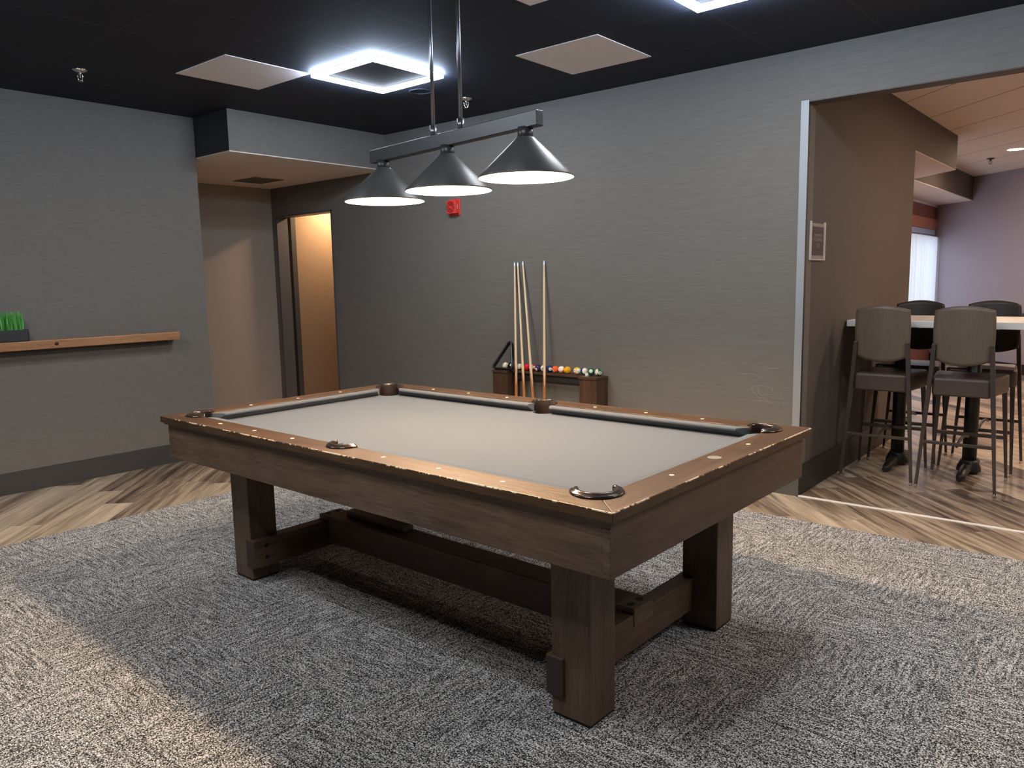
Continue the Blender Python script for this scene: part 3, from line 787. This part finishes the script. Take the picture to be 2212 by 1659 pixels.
def cue(label, bot, top):
    b = Vector(bot); t = Vector(top); d = (t - b); L = d.length
    o = thing('cue_stick', label, 'pool cue', bot, 0, 'cues standing in the rack')
    o.rotation_euler = d.to_track_quat('Z', 'Y').to_euler()
    bm = B(); lathe(bm, [(0, 0), (0.0125, 0), (0.0145, 0.006), (0.0145, 0.03), (0.0125, 0.45), (0.0105, 0.74), (0.0066, L - 0.035)], 18, cap=False); obj('shaft', bm, M_CUE, o)
    bm = B(); lathe(bm, [(0.0066, L - 0.035), (0.0067, L - 0.011), (0.0, L - 0.011)], 14, cap=False); obj('ferrule', bm, M_IVORY, o)
    bm = B(); lathe(bm, [(0.0066, L - 0.0108), (0.0064, L - 0.003), (0.0045, L), (0, L)], 14, cap=False); obj('tip', bm, M_TIP, o)
    bm = B(); lathe(bm, [(0, -0.004), (0.011, -0.004), (0.0128, 0.0), (0, 0.0)], 14, cap=False); obj('bumper', bm, M_RUBBER, o)
cue('pale maple cue at the left end of the rack, beside the black triangle', (-3.974, YB - 0.175, 0.120), (-4.099, YB - 0.012, 1.583))
cue('pale maple cue second from left in the rack', (-3.873, YB - 0.175, 0.120), (-4.067, YB - 0.012, 1.582))
cue('tan cue with a dark nick leaning left in the rack, third from left', (-3.769, YB - 0.175, 0.120), (-4.013, YB - 0.012, 1.588))
cue('pale maple cue standing alone at the right of the rack', (-3.688, YB - 0.175, 0.120), (-3.794, YB - 0.012, 1.585))

# triangle, chalk and balls
tr = thing('ball_triangle', 'black plastic ball triangle leaning on the wall at the left end of the cue rack', 'ball triangle', (-4.124, YB - 0.150, RZ))
def tri_pts(hw, hh, r, n=6):
    c = [(-hw, 0), (hw, 0), (0, hh)]; out = []
    for i in range(3):
        p = Vector(c[i]); a = (Vector(c[i - 1]) - p).normalized(); b = (Vector(c[(i + 1) % 3]) - p).normalized()
        bis = (a + b).normalized(); half = a.angle(b) / 2
        ctr = p + bis * (r / math.sin(half)); t1 = p + a * (r / math.tan(half)); t2 = p + b * (r / math.tan(half))
        a1 = math.atan2(t1.y - ctr.y, t1.x - ctr.x); a2 = math.atan2(t2.y - ctr.y, t2.x - ctr.x)
        while a2 < a1: a2 += 2 * PI
        for k in range(n + 1):
            q = a1 + (a2 - a1) * k / n; out.append((ctr.x + r * math.cos(q), ctr.y + r * math.sin(q)))
    return out
O_ = tri_pts(0.120, 0.292, 0.026); I_ = [(x, y) for x, y in tri_pts(0.120 - 0.019, 0.292 - 0.042, 0.016)]
I_ = [(x, y + 0.012) for x, y in I_]
lean = math.asin(0.136 / 0.292)
bm = B(); th = 0.036; n = len(O_)
def T3(p, d): return (p[0], p[1] * math.sin(lean) - d * math.cos(lean), p[1] * math.cos(lean) + d * math.sin(lean) + 0.001)
vo = [[bm.verts.new(T3(p, d)) for p in O_] for d in (0, th)]; vi = [[bm.verts.new(T3(p, d)) for p in I_] for d in (0, th)]
for i in range(n):
    j = (i + 1) % n
    bm.faces.new((vo[0][i], vo[0][j], vo[1][j], vo[1][i])); bm.faces.new((vi[0][j], vi[0][i], vi[1][i], vi[1][j]))
    bm.faces.new((vo[1][i], vo[1][j], vi[1][j], vi[1][i])); bm.faces.new((vo[0][j], vo[0][i], vi[0][i], vi[0][j]))
obj('triangle_frame', bm, M_TRI, tr, 0.004, 2, 50)
ck = thing('chalk_cube', 'small white chalk cube on the right end of the cue rack', 'chalk', (-3.338, YB - 0.085, RZ))
bm = B(); box(bm, -0.011, 0.011, -0.011, 0.011, 0, 0.020); obj('chalk_body', bm, M_CHALK, ck, 0.001)
bm = B(); lathe(bm, [(0, 0.020), (0.007, 0.020), (0.007, 0.0206), (0, 0.0206)], 12, smooth=False); obj('chalk_face', bm, M_IVORY, ck)

BR = 0.0286
def ball_mat(name, col, stripe, plain=False):
    m = mat(name, col, 0.10); t = NT(m)
    if plain: return m
    x, y, z = t.xyz(t.obj())
    ivory = (0.86, 0.80, 0.62)
    c = t.mix(t.math('LESS_THAN', t.math('ABSOLUTE', z), BR * 0.52), ivory, col) if stripe else None
    spot = t.math('GREATER_THAN', x, BR * 0.875)
    base = c if stripe else (*col, 1)
    t.set('Base Color', t.mix(spot, base, ivory))
    return m
M_NUM = mat('ball_numeral', (0.02, 0.02, 0.02), 0.4)
BALLS = [('cue', -4.177, (0.86, 0.80, 0.60), 0, 0), ('8', -4.119, (0.008, 0.008, 0.008), 0, 15), ('15', -4.022, (0.16, 0.018, 0.02), 1, 60),
         ('3', -3.947, (0.72, 0.02, 0.045), 0, 100), ('11', -3.8885, (0.72, 0.03, 0.05), 1, 40), ('4', -3.8305, (0.045, 0.018, 0.10), 0, -45),
         ('12', -3.7725, (0.05, 0.018, 0.13), 1, -20), ('2', -3.7145, (0.012, 0.032, 0.15), 0, 12), ('5', -3.6560, (0.88, 0.135, 0.025), 0, -55),
         ('13', -3.5975, (0.88, 0.14, 0.03), 1, -15), ('1', -3.5395, (0.88, 0.42, 0.01), 0, 130), ('9', -3.448, (0.88, 0.45, 0.015), 1, -50),
         ('10', -3.382, (0.012, 0.03, 0.10), 1, 5), ('6', -3.316, (0.012, 0.13, 0.075), 0, -10), ('14', -3.250, (0.012, 0.14, 0.08), 1, 20)]
LBL = {'cue': 'plain cream cue ball inside the black triangle on the cue rack', '8': 'black eight ball inside the black triangle on the cue rack',
       '15': 'maroon striped ball behind the second cue', '3': 'solid red three ball right of the second cue', '11': 'red striped ball behind the third cue',
       '4': 'solid dark purple four ball right of the third cue', '12': 'purple striped ball behind the lone right cue', '2': 'solid dark blue two ball right of the lone cue',
       '5': 'solid orange five ball on the rack shelf', '13': 'orange striped ball beside the yellow ball', '1': 'solid yellow ball on the rack shelf',
       '9': 'yellow striped ball on the right end of the rack', '10': 'blue striped ball showing its cream side on the rack', '6': 'solid green ball behind the white chalk cube',
       '14': 'green striped ball at the right end of the rack'}
TILTS = {'15': (70, 20), '11': (75, -10), '12': (40, 30), '13': (8, 50), '9': (80, -10), '10': (-20, 75), '14': (78, 5), '5': (0, 30), '4': (0, 20), '6': (0, -20), '8': (0, -25), '2': (0, 0)}
VIEWD = math.atan2(-4.9, 3.7)
for nm, x, col, stripe, yaw in BALLS:
    b = thing('pool_ball', LBL[nm], 'pool ball', (x, YB - 0.062, RZ + BR), 0, 'pool balls on the cue rack')
    rx, ry = TILTS.get(nm, (0, 0))
    b.rotation_euler = (Matrix.Rotation(VIEWD + math.radians(yaw), 4, 'Z') @ Matrix.Rotation(math.radians(ry), 4, 'Y') @ Matrix.Rotation(math.radians(rx), 4, 'X')).to_euler()
    bm = B(); sphere(bm, (0, 0, 0), BR, 32); obj('ball_body', bm, ball_mat('ball_' + nm, col, stripe, nm == 'cue'), b)
    if nm != 'cue':
        tx = text_mesh('numeral', nm, 0.017, M_NUM, b, 0.0003); tx.location = (BR - 0.0001, 0, 0); tx.rotation_euler = (PI / 2, 0, PI / 2)

# ------------------------------------------------------------------ fire alarm horn on the back wall
fa = thing('fire_alarm', 'red square fire alarm horn on the back wall under the lamp', 'fire alarm', (-4.765, YB, 2.072))
bm = B(); box(bm, -0.062, 0.062, -0.010, 0, -0.070, 0.070); obj('back_plate', bm, M_RED, fa, 0.003)
bm = B(); box(bm, -0.055, 0.055, -0.058, -0.010, -0.056, 0.056); hb = obj('horn_body', bm, M_RED, fa, 0.005)
Ry = Matrix.Rotation(PI / 2, 3, 'X')
for r in (0.017, 0.030, 0.043):
    bm = B(); lathe(bm, [(r - 0.0045, 0.0), (r - 0.0045, 0.0012), (r + 0.0045, 0.0012), (r + 0.0045, 0.0)], 32, (-0.004, -0.0578, 0.0), axis=Ry, cap=False); obj('sound_groove', bm, M_REDDARK, hb)
bm = B(); box(bm, -0.050, 0.042, -0.0612, -0.058, -0.0035, 0.0035, rot=Matrix.Rotation(math.radians(38), 3, 'Y'), piv=(-0.004, 0, 0)); obj('grille_bar', bm, M_RED, hb)
bm = B(); box(bm, 0.0548, 0.0556, -0.038, -0.030, -0.018, 0.018); obj('label_strip', bm, M_LABEL, hb)

# ------------------------------------------------------------------ occupancy sign on the passage wall
sg = thing('occupancy_sign', 'brown MAXIMUM OCCUPANCY 118 sign in a clear holder on the passage wall', 'sign', (XO, 5.165, 1.648))
bm = B(); box(bm, 0, 0.004, -0.130, 0.130, -0.118, 0.112); obj('sign_border', bm, M_SIGNMAT, sg, 0.001)
bm = B()
for a in (-0.135, 0.127): box(bm, 0, 0.014, a, a + 0.008, -0.120, 0.122)
box(bm, 0, 0.014, -0.135, 0.135, -0.124, -0.117)
obj('holder_rail', bm, M_ACRYL, sg, 0.001)
bm = B(); box(bm, 0.004, 0.006, -0.090, 0.112, -0.092, 0.090); pp = obj('sign_plate', bm, M_SIGN, sg)
for body, z, size in (('MAXIMUM', 0.034, 0.030), ('OCCUPANCY', 0.008, 0.030), ('118', -0.030, 0.042)):
    tx = text_mesh('lettering', body, size, M_SIGNTXT, pp); tx.location = (0.0062, 0.011, z); tx.rotation_euler = (PI / 2, 0, PI / 2)

# pale scuff lines scratched on the wallpaper near the opening
sc = thing('wall_scratches', 'pale scribbled scratches on the back wall beside the opening', 'wall marks', (-2.02, YB, 0.66))
SCR = [[(-0.10, -0.02), (-0.06, 0.02), (-0.03, 0.045), (0.03, 0.05), (0.085, 0.04), (0.10, 0.02)], [(-0.05, 0.03), (-0.03, -0.005), (0.0, -0.03), (0.05, -0.04), (0.10, -0.065)],
       [(0.0, 0.03), (-0.002, 0.0), (0.02, -0.015), (0.045, 0.0), (0.05, 0.03)], [(0.015, -0.035), (0.0, -0.08), (-0.01, -0.10)], [(0.085, 0.04), (0.11, 0.0)], [(0.14, 0.03), (0.155, -0.01)],
       [(-0.05, -0.055), (0.03, -0.05), (0.14, -0.075)], [(0.02, 0.16), (0.14, 0.175)], [(-0.12, 0.12), (-0.05, 0.125), (0.05, 0.10)]]
bm = B()
for p in SCR: tube(bm, [(x, -0.0002, z) for x, z in p], 0.0010, 5)
obj('scratch_lines', bm, M_SCUFF, sc)
bm = B(); tube(bm, [(0, 0, 0), (0.12, 0, 0.001), (0.20, 0, -0.003)], 0.0011, 5)
o = obj('wall_scratch', bm, M_SCUFF); o.location = (-4.62, YB - 0.0003, 0.985); tag(o, 'long faint scratch on the back wall left of the cue rack', 'wall marks')

# ------------------------------------------------------------------ bar stools and high table in the lounge
def make_stool(label):
    s = thing('bar_stool', label, 'bar stool', (0, 0, 0), 0, 'bar stools at the high table')
    # local: +y is the front, rear legs at y = -0.245
    bm = B()
    n = 14; front = 0.22; rear = -0.215
    out = [(-0.168, rear), (0.168, rear), (0.222, front - 0.03), (0.205, front), (-0.205, front), (-0.222, front - 0.03)]
    prism(bm, out, 0.624, 0.746)
    obj('seat', bm, M_VINYL, s, 0.018, 4, 30)
    # curved shield back
    bm = B(); nx, nz = 16, 14; grid = {}
    for th_ in (0, 1):
        for i in range(nx + 1):
            f = -1 + 2 * i / nx
            for j in range(nz + 1):
                g = j / nz
                top = 1.188 + 0.028 * (1 - f * f); bot = 0.868 - 0.040 * (1 - f * f)
                z = bot + (top - bot) * g
                hw = 0.170 + 0.006 * math.sin(PI * min(1, max(0, (z - 0.86) / 0.36))) - (0.005 * max(0, (z - 1.12) / 0.08) ** 2 if z > 1.12 else 0)
                y = -0.192 - 0.030 * (1 - f * f) - 0.026 * (z - 0.85) / 0.37 - 0.012 * th_
                grid[th_, i, j] = bm.verts.new((f * hw, y, z))
    for i in range(nx):
        for j in range(nz):
            f = bm.faces.new((grid[0, i, j], grid[0, i, j + 1], grid[0, i + 1, j + 1], grid[0, i + 1, j])); f.smooth = True; f.material_index = 1
            f = bm.faces.new((grid[1, i, j], grid[1, i + 1, j], grid[1, i + 1, j + 1], grid[1, i, j + 1])); f.smooth = True
    for i in range(nx):
        for j in (0, nz):
            q = (grid[0, i, j], grid[0, i + 1, j], grid[1, i + 1, j], grid[1, i, j]); bm.faces.new(q if j == 0 else q[::-1])
    for j in range(nz):
        for i in (0, nx):
            q = (grid[0, i, j], grid[1, i, j], grid[1, i, j + 1], grid[0, i, j + 1]); bm.faces.new(q if i == 0 else q[::-1])
    obj('backrest', bm, [M_STOOLBACK, M_BACKPAD], s)
    def leg(nm, top, bot, w0, w1):
        bm = B(); pts = [Vector(top), Vector(bot)]
        vs = []
        for p, w in zip(pts, (w0, w1)):
            vs.append([bm.verts.new((p.x + a * w, p.y + b * w * 0.8, p.z)) for a, b in ((-1, -1), (1, -1), (1, 1), (-1, 1))])
        for k in range(4): bm.faces.new((vs[0][k], vs[0][(k + 1) % 4], vs[1][(k + 1) % 4], vs[1][k]))
        bm.faces.new(vs[0]); bm.faces.new(vs[1][::-1])
        l = obj(nm, bm, M_STOOLMETAL, s, 0.002)
        bm = B(); lathe(bm, [(0, 0.0), (0.0105, 0.0), (0.0115, 0.006), (0.0085, 0.016), (0.0095, 0.020), (0, 0.020)], 14, (bot[0], bot[1], 0.0)); obj('glide', bm, M_CHROME, l)
    for q in (-1, 1):
        # rear leg: runs up behind the back
        bm = B(); vs = []
        for (x, y, z, w) in ((q * 0.228, -0.250, 0.016, 0.0085), (q * 0.186, -0.228, 0.62, 0.0135), (q * 0.170, -0.226, 0.86, 0.0135), (q * 0.164, -0.228, 0.968, 0.0125)):
            vs.append([bm.verts.new((x + a * w, y + b * w, z)) for a, b in ((-1, -1), (1, -1), (1, 1), (-1, 1))])
        for r0, r1 in zip(vs, vs[1:]):
            for k in range(4): bm.faces.new((r0[k], r0[(k + 1) % 4], r1[(k + 1) % 4], r1[k]))
        bm.faces.new(vs[0][::-1]); bm.faces.new(vs[-1])
        l = obj('rear_leg', bm, M_STOOLMETAL, s, 0.002)
        bm = B(); lathe(bm, [(0, 0.0), (0.0105, 0.0), (0.0115, 0.006), (0.0085, 0.016), (0.0095, 0.020), (0, 0.020)], 14, (q * 0.228, -0.250, 0.0)); obj('glide', bm, M_CHROME, l)
        leg('front_leg', (q * 0.196, 0.185, 0.640), (q * 0.228, 0.250, 0.016), 0.0150, 0.0085)
    bm = B(); box(bm, -0.205, 0.205, -0.251, -0.231, 0.305, 0.325); obj('rear_rail', bm, M_STOOLMETAL, s, 0.002)
    bm = B(); box(bm, -0.210, 0.210, 0.208, 0.232, 0.295, 0.318); obj('foot_rail', bm, M_STOOLMETAL, s, 0.002)
    bm = B(); tube(bm, [(0, -0.240 + 0.46 * k / 12, 0.302 + 0.030 * math.sin(PI * min(1.0, k / 10.0)) ** 0.8 if k < 10 else 0.304) for k in range(13)], 0.010, 8); obj('centre_brace', bm, M_STOOLMETAL, s)
    return s
st1 = make_stool('brown bar stool with its back to us, next to the passage wall')
st1.location = (-1.463, 5.892, 0); st1.rotation_euler = (0, 0, 0.03)
for lab, x, y, rz in (('brown bar stool with its back to us, nearest the right edge', -0.967, 5.880, 0.01),
                      ('brown bar stool behind the white high table, facing us by the passage wall', -1.455, 6.540, PI + 0.03),
                      ('brown bar stool behind the white high table, facing us at the right edge', -0.960, 6.535, PI)):
    c = dup(st1); c.location = (x, y, 0); c.rotation_euler = (0, 0, rz); c['label'] = lab
tb = thing('high_table', 'white topped high bar table on black cast iron pedestals between the stools', 'bar table', (-1.21, 6.235, 0))
bm = B(); box(bm, -0.525, 0.85, -0.415, 0.375, 1.060, 1.105)
for f in bm.faces:
    bm.normal_update()
    if abs(f.normal.z) < 0.5: f.material_index = 1
obj('tabletop', bm, [M_TOP, M_TOPEDGE], tb, 0.003)
for px in (-0.250, 0.225):
    bm = B(); lathe(bm, [(0, 0.06), (0.046, 0.06), (0.046, 1.04), (0.0, 1.04)], 24, (px, 0.01, 0), smooth=True); pd = obj('pedestal', bm, M_IRON, tb)
    bm = B(); lathe(bm, [(0, 0.10), (0.052, 0.10), (0.058, 0.085), (0.075, 0.05), (0.080, 0.02), (0, 0.02)], 20, (px, 0.01, 0))
    for q in (-1, 1):
        pts = [(px, 0.01 + q * 0.04, 0.055), (px, 0.01 + q * 0.15, 0.050), (px, 0.01 + q * 0.27, 0.032), (px, 0.01 + q * 0.33, 0.021)]
        tube(bm, pts, 0.03, 12, radii=[0.036, 0.033, 0.029, 0.020])
    obj('foot_casting', bm, M_IRON, pd)
    bm = B(); box(bm, px - 0.16, px + 0.16, -0.24, 0.26, 1.042, 1.060); box(bm, px - 0.06, px + 0.06, -0.05, 0.07, 1.03, 1.045); obj('mounting_plate', bm, M_IRON, pd)
